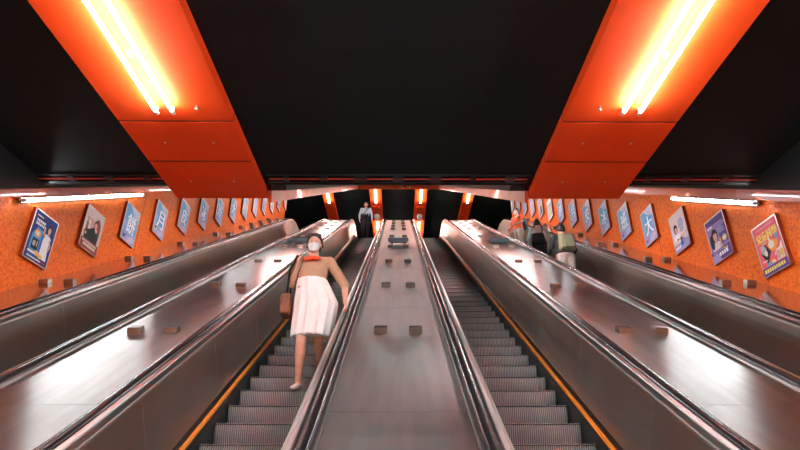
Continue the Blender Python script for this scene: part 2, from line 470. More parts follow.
# ------------------------------------------------------------------ lamps
def lamp(name, a, b, up, m, label, group, two=.080, r=.0165, middle=False, holder=True):
    """fluorescent tubes from a to b, hung from the surface in direction up"""
    a, b, up = Vector(a), Vector(b), Vector(up).normalized()
    d = (b - a).normalized(); sx = d.cross(up).normalized()
    root = thing(name, label, 'lamp', a, group)
    for o in ((-two, two) if two else (0,)):
        mb = MB(); mb.tube(a + sx*o, b + sx*o, r, m, 12)
        mb.build('tube', root, smooth=True)
        for e, dd in ((a, -1), (b, 1)):
            mb = MB(); q = e + sx*o
            mb.tube(q + d*dd*.002, q + d*dd*.05, r*1.15, M['grey_lamp'], 10)
            mb.tube(q + d*dd*.028, q + d*dd*.028 + up*.06, r*.6, M['grey_lamp'], 8)
            mb.build('lamp_holder', root)
    if middle:
        c = (a + b)/2
        mb = MB(); mb.ball(c + up*.012 - d*.02, (.02, .03, .014), M['grey_lamp']); mb.tube(c - d*.02, c - d*.02 + up*.06, .01, M['grey_lamp'], 8)
        mb.build('starter', root)
    return root

# ------------------------------------------------------------------ orange ceiling beams
BX0, BX1 = 1.70, 2.88
ZBm = 3.42 + H
YBend = 6.34
NBm = YBend*S - 3.42*C           # N of the soffit along the incline
NBm = abs(NBm)
SBend = YBend*C + 3.42*S
def hexa(mb, pts, m):
    mb.add(pts, [(0,3,2,1),(4,5,6,7),(0,1,5,4),(1,2,6,5),(2,3,7,6),(3,0,4,7)], m)
S_END = 22.75
for sx, nm in ((-1, 'left'), (1, 'right')):
    root = thing('ceiling_beam', 'broad orange-red ceiling beam on the %s, carrying a pair of bright tubes' % nm, 'beam', (sx*BX0, YBend, ZBm), 'orange ceiling beams')
    ys = [-4.2, -2.4, -.6, 1.2, 2.9, 4.69, 5.46, YBend + .026]
    lo, hi = sorted((sx*BX0, sx*BX1))
    for y0, y1 in zip(ys[:-1], ys[1:]):
        mb = MB(); mb.box((lo, y0, ZBm), (hi, y1 - .026, ZC - .001), M['enamel']); mb.build('beam_panel', root, bevel=.004)
    for y in ys[1:-1]:
        mb = MB(); mb.box((lo + .004, y - .027, ZBm + .008), (hi - .004, y + .001, ZC - .002), M['black']); mb.build('joint', root)
    ss = [SBend, 8.2, 10.0, 11.8, 13.6, 15.4, 17.2, 19.0, 20.8, S_END]
    for s0, s1 in zip(ss[:-1], ss[1:]):
        mb = MB(); s1 -= .012
        hexa(mb, [P(s0, lo, NBm), P(s0, hi, NBm), P(s1, hi, NBm), P(s1, lo, NBm), P(s0 - .02, lo, NC + .002), P(s0 - .02, hi, NC + .002), P(s1, hi, NC + .002), P(s1, lo, NC + .002)], M['enamel'])
        mb.build('beam_panel', root)
    xs = sorted((sx*(BX0 - .05), sx*(BX0 - .004)))
    for s0, s1 in zip(ss[:-1], ss[1:]):
        mb = MB(); s1 -= .012; n0, n1 = .106, .262
        hexa(mb, [P(s0, xs[0], n1), P(s0, xs[1], n1), P(s1, xs[1], n1), P(s1, xs[0], n1), P(s0, xs[0], n0), P(s0, xs[1], n0), P(s1, xs[1], n0), P(s1, xs[0], n0)], M['cornice'])
        mb.build('fascia', root, bevel=.004)
    mb = MB()
    for y, x in ((5.06, 2.02), (5.06, 2.55), (5.9, 2.02), (5.9, 2.55)): mb.tube((sx*x, y, ZBm - .006), (sx*x, y, ZBm), .012, M['grey_lamp'], 8)
    mb.build('bolt', root)
    mb = MB(); mb.tube((sx*1.99, 4.42, ZBm - .035), (sx*1.99, 4.42, ZBm), .012, M['trim'], 8); mb.ball((sx*1.99, 4.42, ZBm - .04), (.02, .02, .012), M['trim'])
    mb.build('sprinkler', root)
    # tubes on the level soffit (the first pair is in view) and up the incline
    for y0, y1, vis in ((2.92, 4.41, 1), (1.1, 2.6, 0), (-1.2, .3, 0)):
        lamp('ceiling_lamp', (sx*2.305, y0, ZBm - .062), (sx*2.305, y1, ZBm - .062), (0, 0, 1), M['tube_front'] if vis else M['tube'],
             'twin white fluorescent tubes glaring under the %s ceiling beam' % nm if vis else 'twin tubes further back under the %s ceiling beam' % nm,
             'tubes under the beams', middle=True)
    for i, s0 in enumerate((9.6, 16.2, 18.9)):
        lamp('ceiling_lamp', P(s0, sx*2.335, NBm + .024), P(s0 + 1.5, sx*2.335, NBm + .024), (0, -S, C), M['tube_front'] if i == 0 else M['tube_slope'],
             'twin tubes under the sloping run of the %s ceiling beam' % nm, 'tubes under the beams')

# crossbeam over the upper landing, between the two beam fascias
mb = MB()
lo, hi = -BX0 - .05, BX0 + .05
s0, s1 = S_END + .01, S_END + .13
hexa(mb, [P(s0, lo, .275), P(s0, hi, .275), P(s1, hi, .275), P(s1, lo, .275), P(s0, lo, NC + .002), P(s0, hi, NC + .002), P(s1, hi, NC + .002), P(s1, lo, NC + .002)], M['cornice'])
tag(mb.build('crossbeam', bevel=.006), 'thin red crossbeam spanning the top between the two ceiling beams', 'beam')

# beams of the upper hall, each with bright tubes
ZF = 11.64 + H
for x0, x1, lb in ((-1.26, -.73, 'orange hall beam above the standing person in black trousers'), (.73, 1.26, 'orange hall beam beyond the top of the empty escalator'),
                   (-3.33, -2.86, 'orange hall beam beyond the left deck, leaning outward in view'), (2.86, 3.33, 'orange hall beam beyond the right deck, leaning outward in view')):
    root = thing('hall_beam', lb, 'beam', ((x0 + x1)/2, 20.75, ZF), 'orange beams of the upper hall')
    inner = abs(x0 + x1) < 3
    mb = MB(); mb.box((x0, 20.60, ZF), (x1, 22.2, ZH - .002), M['enamel']); mb.build('beam_panel', root, bevel=.004)
    mb = MB(); mb.box((x0, 22.21, ZF), (x1, 23.7, ZH - .002), M['enamel']); mb.build('beam_panel', root, bevel=.004)
    mb = MB(); mb.box((x0, 23.71, ZF), (x1, 26.6, ZH - .002), M['enamel']); mb.build('beam_panel', root, bevel=.004)
    xm = (x0 + x1)/2
    who = lb.replace('orange ', '')
    lamp('hall_lamp', (xm, 20.66, ZF - .05), (xm, 21.88, ZF - .05), (0, 0, 1), M['tube_far'], 'glowing tube on the nearer half of the ' + ' '.join(who.split()[:8]), 'tubes in the upper hall', two=0, r=.028)
    if inner:
        lamp('hall_lamp', (xm, 23.85, ZF - .05), (xm, 25.3, ZF - .05), (0, 0, 1), M['tube_far'], 'glowing tube on the farther half of the ' + ' '.join(who.split()[:8]), 'tubes in the upper hall', two=0, r=.034)
        w = 'left' if xm < 0 else 'right'
        mb = MB(); mb.box((xm - .16, 22.28, ZF - .07), (xm + .16, 22.72, ZF - .001), M['enamel'])
        tag(mb.build('alarm_box', bevel=.006), 'red box under the %s inner hall beam, between its tubes' % w, 'box', 'red boxes on hall beams')
        r2 = thing('loudspeaker', 'pale round speaker dome under the %s inner hall beam' % w, 'speaker', (xm, 23.15, ZF), 'speaker domes on hall beams')
        mb = MB(); mb.tube((xm, 23.0, ZF - .12), (xm, 23.0, ZF), .02, M['black'], 8); mb.build('bracket', r2)
        mb = MB(); mb.ball((xm, 23.2, ZF - .09), (.13, .24, .08), M['white'], 14, 8); mb.build('dome', r2, smooth=True)
# security cameras on the crossbeam
for x, w in ((.17, 'left'), (.47, 'right')):
    p = P(S_END, x, .19)
    r2 = thing('security_camera', '%s of two small white security cameras on the red crossbeam' % w, 'camera', p, 'cameras on the crossbeam')
    mb = MB(); mb.tube(p + Vector((0, -.005, 0)), p + Vector((0, -.06, .0)), .02, M['white'], 8); mb.build('bracket', r2)
    mb = MB(); mb.tube(p + Vector((.0, -.06, -.01)), p + Vector((-.10, -.11, -.04)), .035, M['white'], 10); mb.ball(p + Vector((0, -.06, -.01)), .04, M['white']); mb.build('housing', r2, smooth=math.radians(40))

# conduits and black trays under the turn of the dark ceiling
def run(x0, x1, y, z, r, m, name, label, group):
    mb = MB(); mb.tube((x0, y, z), (x1, y, z), r, m, 8)
    o = mb.build('conduit', root, smooth=math.radians(40)); o['label'] = 'thin red conduit'
M['conduit'] = vary(mat('red_painted_conduit', (.45, .035, .02), .35), (.35, .025, .015), (.5, .045, .02), (1.3, 1, 1), 1)
for x0, x1, w in ((-4.80, -2.90, 'left wall side'), (-1.64, 1.64, 'middle'), (2.90, 4.80, 'right wall side')):
    root = thing('cable_tray', 'black cable tray under the dark ceiling, %s' % w, 'tray', ((x0 + x1)/2, 5.95, ZC - .02), 'cable trays under the ceiling')
    mb = MB()
    mb.box((x0, 5.90, ZC - .020), (x1, 5.92, ZC - .001), M['black']); mb.box((x0, 6.06, ZC - .022), (x1, 6.09, ZC - .008), M['black'])
    mb.build('rail', root)
    n = int((x1 - x0)/.42)
    for i in range(n):
        x = x0 + (i + .5)*(x1 - x0)/n
        mb = MB(); w2 = .03 + .05*random.random()
        mb.box((x - w2, 5.93, ZC - .026), (x + w2, 6.055, ZC - .001), M['black']); mb.build('hanger', root)
    run(x0 + .02, x1 - .02, 6.0, ZC - .016, .012, M['conduit'], 'conduit', 'thin red conduit along the black tray, %s' % w, 'red conduits')
# black trays climbing beside each beam fascia and along each wall head
for xa, xb, n1, lb in ((-1.645, -1.45, .106, 'black tray climbing along the left beam fascia'), (1.45, 1.645, .106, 'black tray climbing along the right beam fascia'),
                   (-4.84, -4.55, .080, 'black tray climbing above the cornice of the left wall'), (4.55, 4.84, .080, 'black tray climbing above the cornice of the right wall')):
    mb = MB()
    hexa(mb, [P(SC + .05, xa, n1), P(SC + .05, xb, n1), P(21.5, xb, n1), P(21.5, xa, n1), P(SC + .05, xa, NC + .002), P(SC + .05, xb, NC + .002), P(21.5, xb, NC + .002), P(21.5, xa, NC + .002)], M['black'])
    tag(mb.build('cable_trunking'), lb, 'tray', 'climbing trays')

# wall lamps below the cornices
for sx, nm, n, spans in ((-1, 'left', .232, ((6.98, 7.32), (7.38, 10.15), (14.8, 17.6), (18.2, 21.0))), (1, 'right', .268, ((7.30, 9.45), (14.8, 17.6), (18.2, 21.0)))):
    for i, (a, b) in enumerate(spans):
        first = b < 11
        short = b - a < .5
        lb = ('short stub of lit tube at the near end of the long tube, left wall' if short else 'long white tube lamp near the top of the %s mosaic wall' % nm if first else 'further tube lamp high on the %s mosaic wall behind the beam, %s' % (nm, 'lower' if i < len(spans) - 1 else 'upper'))
        root = lamp('wall_lamp', P(a, sx*(XW - .15), n*.99), P(b, sx*(XW - .15), n*.99), (sx, 0, 0), M['tube_wall'], lb, 'tube lamps on the mosaic walls', two=0, r=.021)
        mb = MB()  # added dark channel that keeps the tube's light off wall and cornice
        hexa(mb, [P(a, sx*(XW - .100), n + .034), P(a, sx*(XW - .092), n + .034), P(b, sx*(XW - .092), n + .034), P(b, sx*(XW - .100), n + .034),
                  P(a, sx*(XW - .100), n - .034), P(a, sx*(XW - .092), n - .034), P(b, sx*(XW - .092), n - .034), P(b, sx*(XW - .100), n - .034)], M['shield'])
        hexa(mb, [P(a, sx*(XW - .190), n + .034), P(a, sx*(XW - .100), n + .040), P(b, sx*(XW - .100), n + .040), P(b, sx*(XW - .190), n + .034),
                  P(a, sx*(XW - .190), n + .030), P(a, sx*(XW - .100), n + .036), P(b, sx*(XW - .100), n + .036), P(b, sx*(XW - .190), n + .030)], M['shield'])
        hexa(mb, [P(a + .05, sx*(XW - .095), n + .01), P(a + .05, sx*(XW - .001), n + .01), P(b - .05, sx*(XW - .001), n + .01), P(b - .05, sx*(XW - .095), n + .01),
                  P(a + .05, sx*(XW - .095), n - .01), P(a + .05, sx*(XW - .001), n - .01), P(b - .05, sx*(XW - .001), n - .01), P(b - .05, sx*(XW - .095), n - .01)], M['shield'])
        hexa(mb, [P(a, sx*(XW - .180), n - .030), P(a, sx*(XW - .100), n - .034), P(b, sx*(XW - .100), n - .034), P(b, sx*(XW - .180), n - .030),
                  P(a, sx*(XW - .180), n - .034), P(a, sx*(XW - .100), n - .038), P(b, sx*(XW - .100), n - .038), P(b, sx*(XW - .180), n - .034)], M['shield'])
        mb.build('light_shield', root)

# ------------------------------------------------------------------ posters on the mosaic walls
INK = {}
def ink(name, c):
    if name not in INK: INK[name] = mat('ink_' + name, c, .5, spec=.2)
    return INK[name]
for n_, c_ in dict(navy=(.012, .035, .20), blue=(.03, .13, .50), cyan=(.09, .36, .62), sky=(.15, .38, .60), pale=(.26, .38, .62), ice=(.44, .56, .66), lilac=(.38, .34, .62), pinkcloud=(.52, .46, .62),
                   white=(.86, .86, .86), cream=(.78, .72, .62), skin=(.70, .40, .27), hair=(.02, .014, .012), black=(.018, .018, .02), gold=(.75, .48, .10), orange=(.85, .36, .05), red=(.62, .04, .04),
                   brick=(.28, .07, .05), rose=(.60, .36, .32), blush=(.70, .58, .55), magenta=(.50, .04, .22), pink=(.78, .13, .17), yellow=(.85, .70, .12), purple=(.12, .06, .25), violet=(.30, .20, .48), grey=(.42, .43, .46),
                   green=(.30, .55, .20), lime=(.55, .62, .22), teal=(.10, .30, .36), mauve=(.74, .62, .74)).items(): ink(n_, c_)
PW, PH, PD = .250, .335, .05
class Print(MB):
    def __init__(s): super().__init__(); s.k = 0
    def y(s): s.k += 1; return -PD - .0012 - .0004*s.k
    def poly(s, pts, c):
        y = s.y(); s.add([(u, y, v) for u, v in pts], [tuple(range(len(pts)))], INK[c])
    def rect(s, u0, v0, u1, v1, c): s.poly([(u0, v0), (u1, v0), (u1, v1), (u0, v1)], c)
    def oval(s, u, v, a, b, c, n=18, t=0.):
        s.poly([(u + a*math.cos(2*math.pi*i/n)*math.cos(t) - b*math.sin(2*math.pi*i/n)*math.sin(t), v + a*math.cos(2*math.pi*i/n)*math.sin(t) + b*math.sin(2*math.pi*i/n)*math.cos(t)) for i in range(n)], c)
    def lines(s, u0, v, u1, h, c, rnd, rows=1, gap=1.6):
        for r in range(rows):
            u = u0; y = s.y()
            while u < u1 - h*.5:
                w = h*(.55 + .5*rnd.random())
                s.add([(u, y, v), (u + w, y, v), (u + w, y, v + h), (u, y, v + h)], [(0, 1, 2, 3)], INK[c]); u += w + h*.28
            v -= h*gap
    def text(s, body, u, v, w, h, c):
        cu = bpy.data.curves.new('lettering', 'FONT'); cu.body = body
        ob = bpy.data.objects.new('lettering', cu); col.objects.link(ob)
        dg = bpy.context.evaluated_depsgraph_get(); me = ob.evaluated_get(dg).to_mesh()
        V = [x.co.copy() for x in me.vertices]; P_ = [list(p.vertices) for p in me.polygons]
        ob.evaluated_get(dg).to_mesh_clear()
        bpy.data.objects.remove(ob); bpy.data.curves.remove(cu)
        if not V: return
        x0, x1 = min(p.x for p in V), max(p.x for p in V); y0, y1 = min(p.y for p in V), max(p.y for p in V)
        y = s.y()
        for du in (-.008, 0, .008):                  # thicken the strokes a little
            s.add([(u + du + (p.x - (x0 + x1)/2)/(x1 - x0)*w, y, v + (p.y - (y0 + y1)/2)/(y1 - y0)*h) for p in V], P_, INK[c]); y -= .0003
def moon(ch, ball):
    def f(p, r):
        p.rect(-PW, -PH, PW, PH, 'sky')
        p.poly([(-PW, .06), (-PW, -.20), (.05, -.30), (PW, .0), (PW, .12), (.02, .02)], 'pale')
        p.poly([(-.10, PH), (PW, PH), (PW, .10), (.16, .20), (.02, .22)], 'ice')
        p.oval(.13, .22, .10, .05, 'pinkcloud', t=-.4)
        p.poly([(-PW, -PH), (PW, -PH), (PW, -.12), (.14, -.16), (.06, -.25), (-.08, -.24), (-.16, -.30)], 'lilac')
        p.oval(.10, -.26, .13, .06, 'pinkcloud', t=.3)
        p.poly([(-.14, -.13), (.15, -.13), (.17, .15), (-.11, .17)], 'cyan')
        p.oval(-.15, -.23, .055, .06, ball)
        p.oval(-.15, -.21, .035, .03, 'lilac' if ball != 'lime' else 'hair')
        p.text(ch, .02, .01, .30, .36, 'white')
    return f
def bust(p, u, v, k, hair, cloth, skin='skin'):
    p.poly([(u - 1.0*k, v - 2.6*k), (u - 1.1*k, v - 1.3*k), (u - .45*k, v - .85*k), (u + .45*k, v - .85*k), (u + 1.1*k, v - 1.3*k), (u + 1.0*k, v - 2.6*k)], cloth)
    p.oval(u, v + .1*k, .70*k, .92*k, hair); p.poly([(u - .22*k, v - 1.0*k), (u + .22*k, v - 1.0*k), (u + .2*k, v - .4*k), (u - .2*k, v - .4*k)], skin)
    p.oval(u + .06*k, v - .08*k, .46*k, .64*k, skin); p.poly([(u - .5*k, v + .3*k), (u + .5*k, v + .35*k), (u + .3*k, v + .75*k), (u - .3*k, v + .75*k)], hair)
    for e in (-.14, .26): p.oval(u + e*k, v + .0*k, .08*k, .035*k, 'hair', 8)
    p.oval(u + .06*k, v - .42*k, .13*k, .045*k, 'red', 8)
def L0(p, r):
    p.rect(-PW, -PH, PW, PH, 'navy'); p.poly([(-.20, -.27), (.06, -.27), (.10, .10), (-.14, .13)], 'blue'); p.poly([(-.20, -.20), (-.02, -.22), (.0, .10), (-.12, .12), (-.2, .0)], 'cyan')
    p.lines(-.20, .26, -.06, .020, 'white', r); p.lines(-.19, .19, .02, .036, 'white', r, 2, 1.35)
    p.oval(-.10, .035, .062, .05, 'orange'); p.oval(-.10, .035, .035, .028, 'cream'); p.rect(-.17, -.19, -.03, -.04, 'black'); p.oval(-.12, -.11, .03, .04, 'grey'); p.rect(-.07, -.14, -.05, -.06, 'rose')
    p.poly([(.03, -.26), (.20, -.26), (.17, -.06), (.19, .06), (.12, .10), (.05, .09), (.03, .0)], 'white')
    p.poly([(.04, .03), (-.01, .10), (.01, .16), (.035, .155), (.03, .10), (.07, .06)], 'skin'); p.poly([(.17, .06), (.22, -.04), (.19, -.12), (.165, -.10), (.185, -.04), (.15, .02)], 'skin')
    p.oval(.115, .16, .05, .075, 'hair'); p.oval(.112, .155, .034, .048, 'skin'); p.rect(.098, .08, .13, .12, 'skin')
    p.oval(-.02, -.22, .05, .035, 'gold'); p.oval(.06, -.24, .05, .03, 'gold'); p.rect(-.21, -.25, -.05, -.22, 'cream'); p.lines(-.20, -.31, .10, .022, 'white', r); p.lines(.11, -.31, .22, .022, 'red', r)
def L1(p, r):
    p.rect(-PW, -PH, PW, PH, 'blush'); p.rect(-.21, -.18, .21, .17, 'rose'); p.oval(.11, .02, .10, .22, 'brick'); p.oval(-.16, -.05, .05, .16, 'brick'); p.rect(-PW, -.20, -.20, .12, 'cream')
    p.text('私', -.12, .10, .07, .07, 'white'); p.text('享', -.12, .02, .07, .07, 'white')
    p.poly([(-.20, -.20), (-.15, -.04), (.0, .05), (.05, .06), (.12, .05), (.17, -.02), (.19, -.20)], 'black'); p.poly([(-.20, -.17), (-.23, -.08), (-.16, -.03), (-.13, -.09)], 'black')
    p.oval(.06, .12, .05, .07, 'hair'); p.oval(.063, .105, .037, .052, 'skin'); p.oval(.10, .03, .025, .035, 'skin'); p.oval(-.18, -.10, .03, .03, 'skin'); p.poly([(.05, .06), (.075, .06), (.07, .0)], 'cream')
    p.rect(-PW, -PH, PW, -.18, 'brick'); p.lines(-.21, -.235, .20, .034, 'blush', r, 1); p.lines(-.17, -.29, .18, .042, 'cream', r)
def R0(p, r):
    p.rect(-PW, -PH, PW, PH, 'pink'); p.lines(-.19, .27, .19, .024, 'rose', r); p.text('兒童科學', 0, .165, .42, .125, 'yellow'); p.lines(-.14, .065, -.02, .022, 'lime', r)
    p.poly([(-.20, -.04), (-.08, .06), (.0, -.06), (-.11, -.20)], 'black'); p.oval(-.13, -.01, .055, .06, 'grey'); p.oval(-.15, .03, .03, .03, 'ice'); p.oval(-.10, -.06, .03, .04, 'cream')
    p.oval(.06, .0, .085, .075, 'orange'); p.oval(.04, .015, .055, .05, 'cream'); p.poly([(.0, .07), (.02, .14), (.05, .07)], 'cream'); p.poly([(.10, .03), (.18, .06), (.17, -.01), (.12, -.05)], 'orange'); p.rect(.15, .04, .20, .12, 'sky')
    p.poly([(.0, -.22), (.22, -.22), (.23, .0), (.17, -.07), (.10, -.08), (.05, -.14)], 'cream'); p.oval(.12, -.15, .045, .06, 'rose'); p.oval(.19, -.15, .03, .06, 'gold'); p.oval(.06, -.18, .03, .04, 'pink')
    p.rect(-.13, -.23, -.02, -.19, 'sky'); p.rect(-.03, -.22, .02, -.18, 'yellow'); p.lines(-.2, -.16, -.10, .015, 'white', r)
    p.rect(-PW, -PH, PW, -.235, 'purple'); p.lines(-.22, -.305, .22, .046, 'yellow', r)
def R1(p, r):
    p.rect(-PW, -PH, PW, PH, 'violet'); p.poly([(-PW, PH), (PW, PH), (PW, .20), (-PW, .26)], 'purple'); p.lines(-.21, .20, -.08, .03, 'white', r); p.lines(-.05, .21, .20, .018, 'lilac', r)
    p.poly([(.02, -.12), (PW, -.12), (PW, .16), (.06, .10)], 'purple'); p.lines(.05, .09, .21, .03, 'lilac', r, 2, 1.4)
    bust(p, -.07, .05, .115, 'hair', 'mauve'); p.oval(-.16, -.02, .05, .12, 'hair'); p.poly([(.0, -.20), (.04, -.02), (.07, -.02), (.06, -.20)], 'skin')
    p.oval(.16, -.06, .062, .05, 'gold'); p.oval(.16, -.06, .04, .03, 'cream'); p.oval(.12, .0, .03, .03, 'blue')
    p.rect(-PW, -PH, PW, -.17, 'purple'); p.lines(-.21, -.205, .10, .022, 'lilac', r); p.poly([(-PW, -PH), (-.02, -PH), (-.10, -.21), (-PW, -.22)], 'lilac'); p.lines(-.06, -.28, .21, .055, 'white', r); p.lines(.10, -.225, .2, .03, 'gold', r)
def R2(p, r):
    p.rect(-PW, -PH, PW, PH, 'mauve'); p.poly([(-PW, PH), (PW, PH), (PW, .19), (-PW, .12)], 'blush'); bust(p, -.10, .06, .095, 'hair', 'white'); p.oval(.10, .10, .09, .10, 'lilac'); p.oval(.10, .10, .06, .07, 'grey'); p.oval(.10, .0, .07, .05, 'grey')
    p.oval(-.08, -.13, .03, .02, 'red'); p.poly([(-PW, -.17), (PW, -.07), (PW, -.09), (-PW, -.19)], 'gold'); p.rect(-PW, -PH, PW, -.20, 'lilac'); p.rect(.0, -.27, .07, -.12, 'blue'); p.rect(.03, -.2, .15, -.17, 'violet'); p.lines(-.20, -.29, -.02, .05, 'white', r)
def plain(bg, band, dot, fig):
    def f(p, r):
        p.rect(-PW, -PH, PW, PH, bg); p.poly([(-PW, PH), (PW, PH), (PW, .15), (-PW, .24)], band); p.lines(-.18, .12, .18, .03, 'grey', r, 2)
        p.oval(-.10, -.20, .06, .06, dot); p.poly([(-.02, -.25), (.16, -.25), (.14, .02), (.04, .05)], fig); p.oval(.09, .06, .04, .05, 'skin'); p.rect(-PW, -PH, PW, -.28, band)
    return f
def poster(y, z, sx, fn, label, group):
    root = thing('wall_poster', label, 'poster', (sx*XW, y, z), group, rz=-sx*math.pi/2)
    mb = MB(); w, h = PW + .012, PH + .012
    mb.box((-w, -PD, -h), (w, -.0015, h), M['frame_side'])
    for a, b in (((-w, -PD - .004, -h), (w, -PD, -PH + .004)), ((-w, -PD - .004, PH - .004), (w, -PD, h)), ((-w, -PD - .004, -h), (-PW + .004, -PD, h)), ((PW - .004, -PD - .004, -h), (w, -PD, h))):
        mb.box(a, b, M['frame'])
    mb.build('frame', root, base=(0, 0, 0)).location = (0, 0, 0)
    p = Print(); fn(p, random.Random(int(y*100)))
    me = bpy.data.meshes.new('printed_sheet'); me.from_pydata([tuple(v) for v in p.v], [], p.f)
    for m_ in p.mats: me.materials.append(m_)
    me.polygons.foreach_set('material_index', p.m)
    o = bpy.data.objects.new('printed_sheet', me); col.objects.link(o); o.parent = root
chars = [('餅', 'purple'), ('月', 'lime'), ('皮', 'orange'), ('冰', 'orange'), ('班', 'magenta'), ('大', 'magenta')]
far = [(plain('ice', 'sky', 'orange', 'grey'), 'pale blue and grey poster with an orange spot'), (plain('ice', 'pale', 'rose', 'grey'), 'pale grey poster with a rose spot'), (plain('pale', 'ice', 'teal', 'grey'), 'bluish grey poster with a teal spot'),
       (plain('white', 'ice', 'sky', 'pale'), 'nearly white poster with a sky blue spot'), (plain('ice', 'white', 'violet', 'pale'), 'pale poster with a violet spot'), (plain('cream', 'orange', 'red', 'blush'), 'cream and orange poster with a red spot')]
gl = 'tilted-looking framed posters'
L = [(L0, 'navy poster with a woman in a white dress'), (L1, 'brown and pink poster with a man in black'),]
for ch, b in chars: L.append((moon(ch, b), 'light blue poster with white character %s' % ch))
L += far
for i, (fn, lb) in enumerate(L):
    poster(6.79 + 1.075*i, 4.09 + .6185*i, -1, fn, lb + ', on the left mosaic wall', 'posters on the left wall')
Rr = [(R0, 'pink poster with bold yellow title and dark purple foot'), (R1, 'purple poster with the face of a dark-haired woman'), (R2, 'lilac poster with a dark-haired woman and grey discs')]
for ch, b in reversed(chars): Rr.append((moon(ch, b), 'light blue poster with white character %s' % ch))
far2 = [(plain('ice', 'white', 'green', 'lime'), 'whitish poster with a green spot'), (plain('grey', 'pale', 'brick', 'black'), 'grey poster with a dark figure'), (plain('ice', 'pale', 'rose', 'grey'), 'pale grey poster with a rose spot'),
        (plain('pale', 'ice', 'teal', 'grey'), 'bluish grey poster with a teal spot'), (plain('ice', 'sky', 'violet', 'pale'), 'pale poster with a violet spot'), (plain('white', 'ice', 'sky', 'pale'), 'nearly white poster with a sky blue spot')]
Rr += far2
for i, (fn, lb) in enumerate(Rr):
    poster(6.53 + 1.002*i, 3.88 + .5765*i, 1, fn, lb + ', on the right mosaic wall', 'posters on the right wall')
# ------------------------------------------------------------------ people
def V3(*a): return Vector(a)
class Body:
    """soft solid: hulls of balls, fused and smoothed into one continuous skin"""
    def __init__(s): s.items = []
    def hull(s, *balls): s.items.append(balls)               # balls: (centre, radius or radii)
    def chain(s, *balls):
        for a, b in zip(balls[:-1], balls[1:]): s.hull(a, b)
    def build(s, name, parent, mats, voxel=.011, smooth=3, paint=()):
        bm = bmesh.new()
        for balls in s.items:
            tmp = bmesh.new()
            for c, r in balls:
                r = (r, r, r) if not hasattr(r, '__len__') else r
                mx = Matrix.Translation(Vector(c)) @ Matrix.Diagonal((*r, 1))
                bmesh.ops.create_icosphere(tmp, subdivisions=2, radius=1, matrix=mx)
            res = bmesh.ops.convex_hull(tmp, input=tmp.verts)
            bmesh.ops.delete(tmp, geom=[g for g in res['geom_interior'] if isinstance(g, bmesh.types.BMVert)], context='VERTS')
            me = bpy.data.meshes.new('t'); tmp.to_mesh(me); tmp.free(); bm.from_mesh(me); bpy.data.meshes.remove(me)
        me = bpy.data.meshes.new(name); bm.to_mesh(me); bm.free()
        o = bpy.data.objects.new(name, me); col.objects.link(o)
        r = o.modifiers.new('fuse', 'REMESH'); r.mode = 'VOXEL'; r.voxel_size = voxel; r.use_smooth_shade = True
        k = o.modifiers.new('soft', 'SMOOTH'); k.iterations = smooth; k.factor = .5
        dg = bpy.context.evaluated_depsgraph_get()
        new = bpy.data.meshes.new_from_object(o.evaluated_get(dg))
        o.modifiers.clear(); o.data = new; bpy.data.meshes.remove(me); new.name = name
        new.materials.clear()
        for m_ in mats: new.materials.append(m_)
        for f in new.polygons:
            f.use_smooth = True; f.material_index = 0
            for c, rad, i in paint:
                if (f.center - Vector(c)).length < rad: f.material_index = i
        o.parent = parent
        return o
def cloth(name, c, c2=None, rough=.85, sc=30):
    m = mat(name, c, rough, spec=.2)
    c2 = c2 or tuple(x*.82 for x in c)
    return vary(m, c2, c, (sc, sc, sc), 3, bump=.004, bscale=(14, 14, 5))
SKIN = vary(mat('skin', (.62, .36, .25), .5), (.58, .32, .22), (.64, .38, .27), (20, 20, 20), 2)
SKIN2 = vary(mat('skin_tan', (.50, .27, .18), .5), (.46, .24, .155), (.52, .29, .195), (20, 20, 20), 2)
HAIR = vary(mat('black_hair', (.014, .011, .010), .45), (.010, .008, .008), (.022, .017, .014), (60, 60, 12), 3, bump=.004)
GREYHAIR = vary(mat('grey_hair', (.35, .34, .33), .6), (.45, .44, .42), (.6, .59, .57), (60, 60, 12), 3)
EYE = mat('dark_eye', (.02, .015, .012), .3); LIP = mat('lips', (.42, .16, .14), .5)
MASK = cloth('white_face_mask', (.78, .79, .80)); WHITE = cloth('white_cotton', (.88, .87, .85), (.84, .83, .81), sc=12); CAMEL = cloth('camel_knit', (.52, .33, .21), sc=60)
SCARF = cloth('orange_red_scarf', (.85, .10, .03)); SHOE = cloth('pale_shoe', (.62, .60, .58)); BLACKC = cloth('black_cloth', (.020, .020, .023)); STRAP = cloth('black_strap', (.012, .012, .012))
BROWN = cloth('brown_leather', (.20, .09, .04), rough=.5); SHIRT = cloth('pale_blue_white_shirt', (.62, .65, .70)); ORANGE = cloth('orange_shirt', (.80, .13, .045)); BEIGE = cloth('beige_trousers', (.55, .47, .40))
GREYT = cloth('grey_top', (.48, .46, .43)); TEAL = cloth('pale_teal_sleeve', (.50, .66, .64)); SAGE = cloth('sage_green_canvas', (.20, .22, .14)); NAVY = cloth('dark_teal_jacket', (.022, .032, .034)); SLATE = cloth('slate_blue_bag', (.06, .10, .14)); OFFW = cloth('off_white_trousers', (.5, .46, .43))

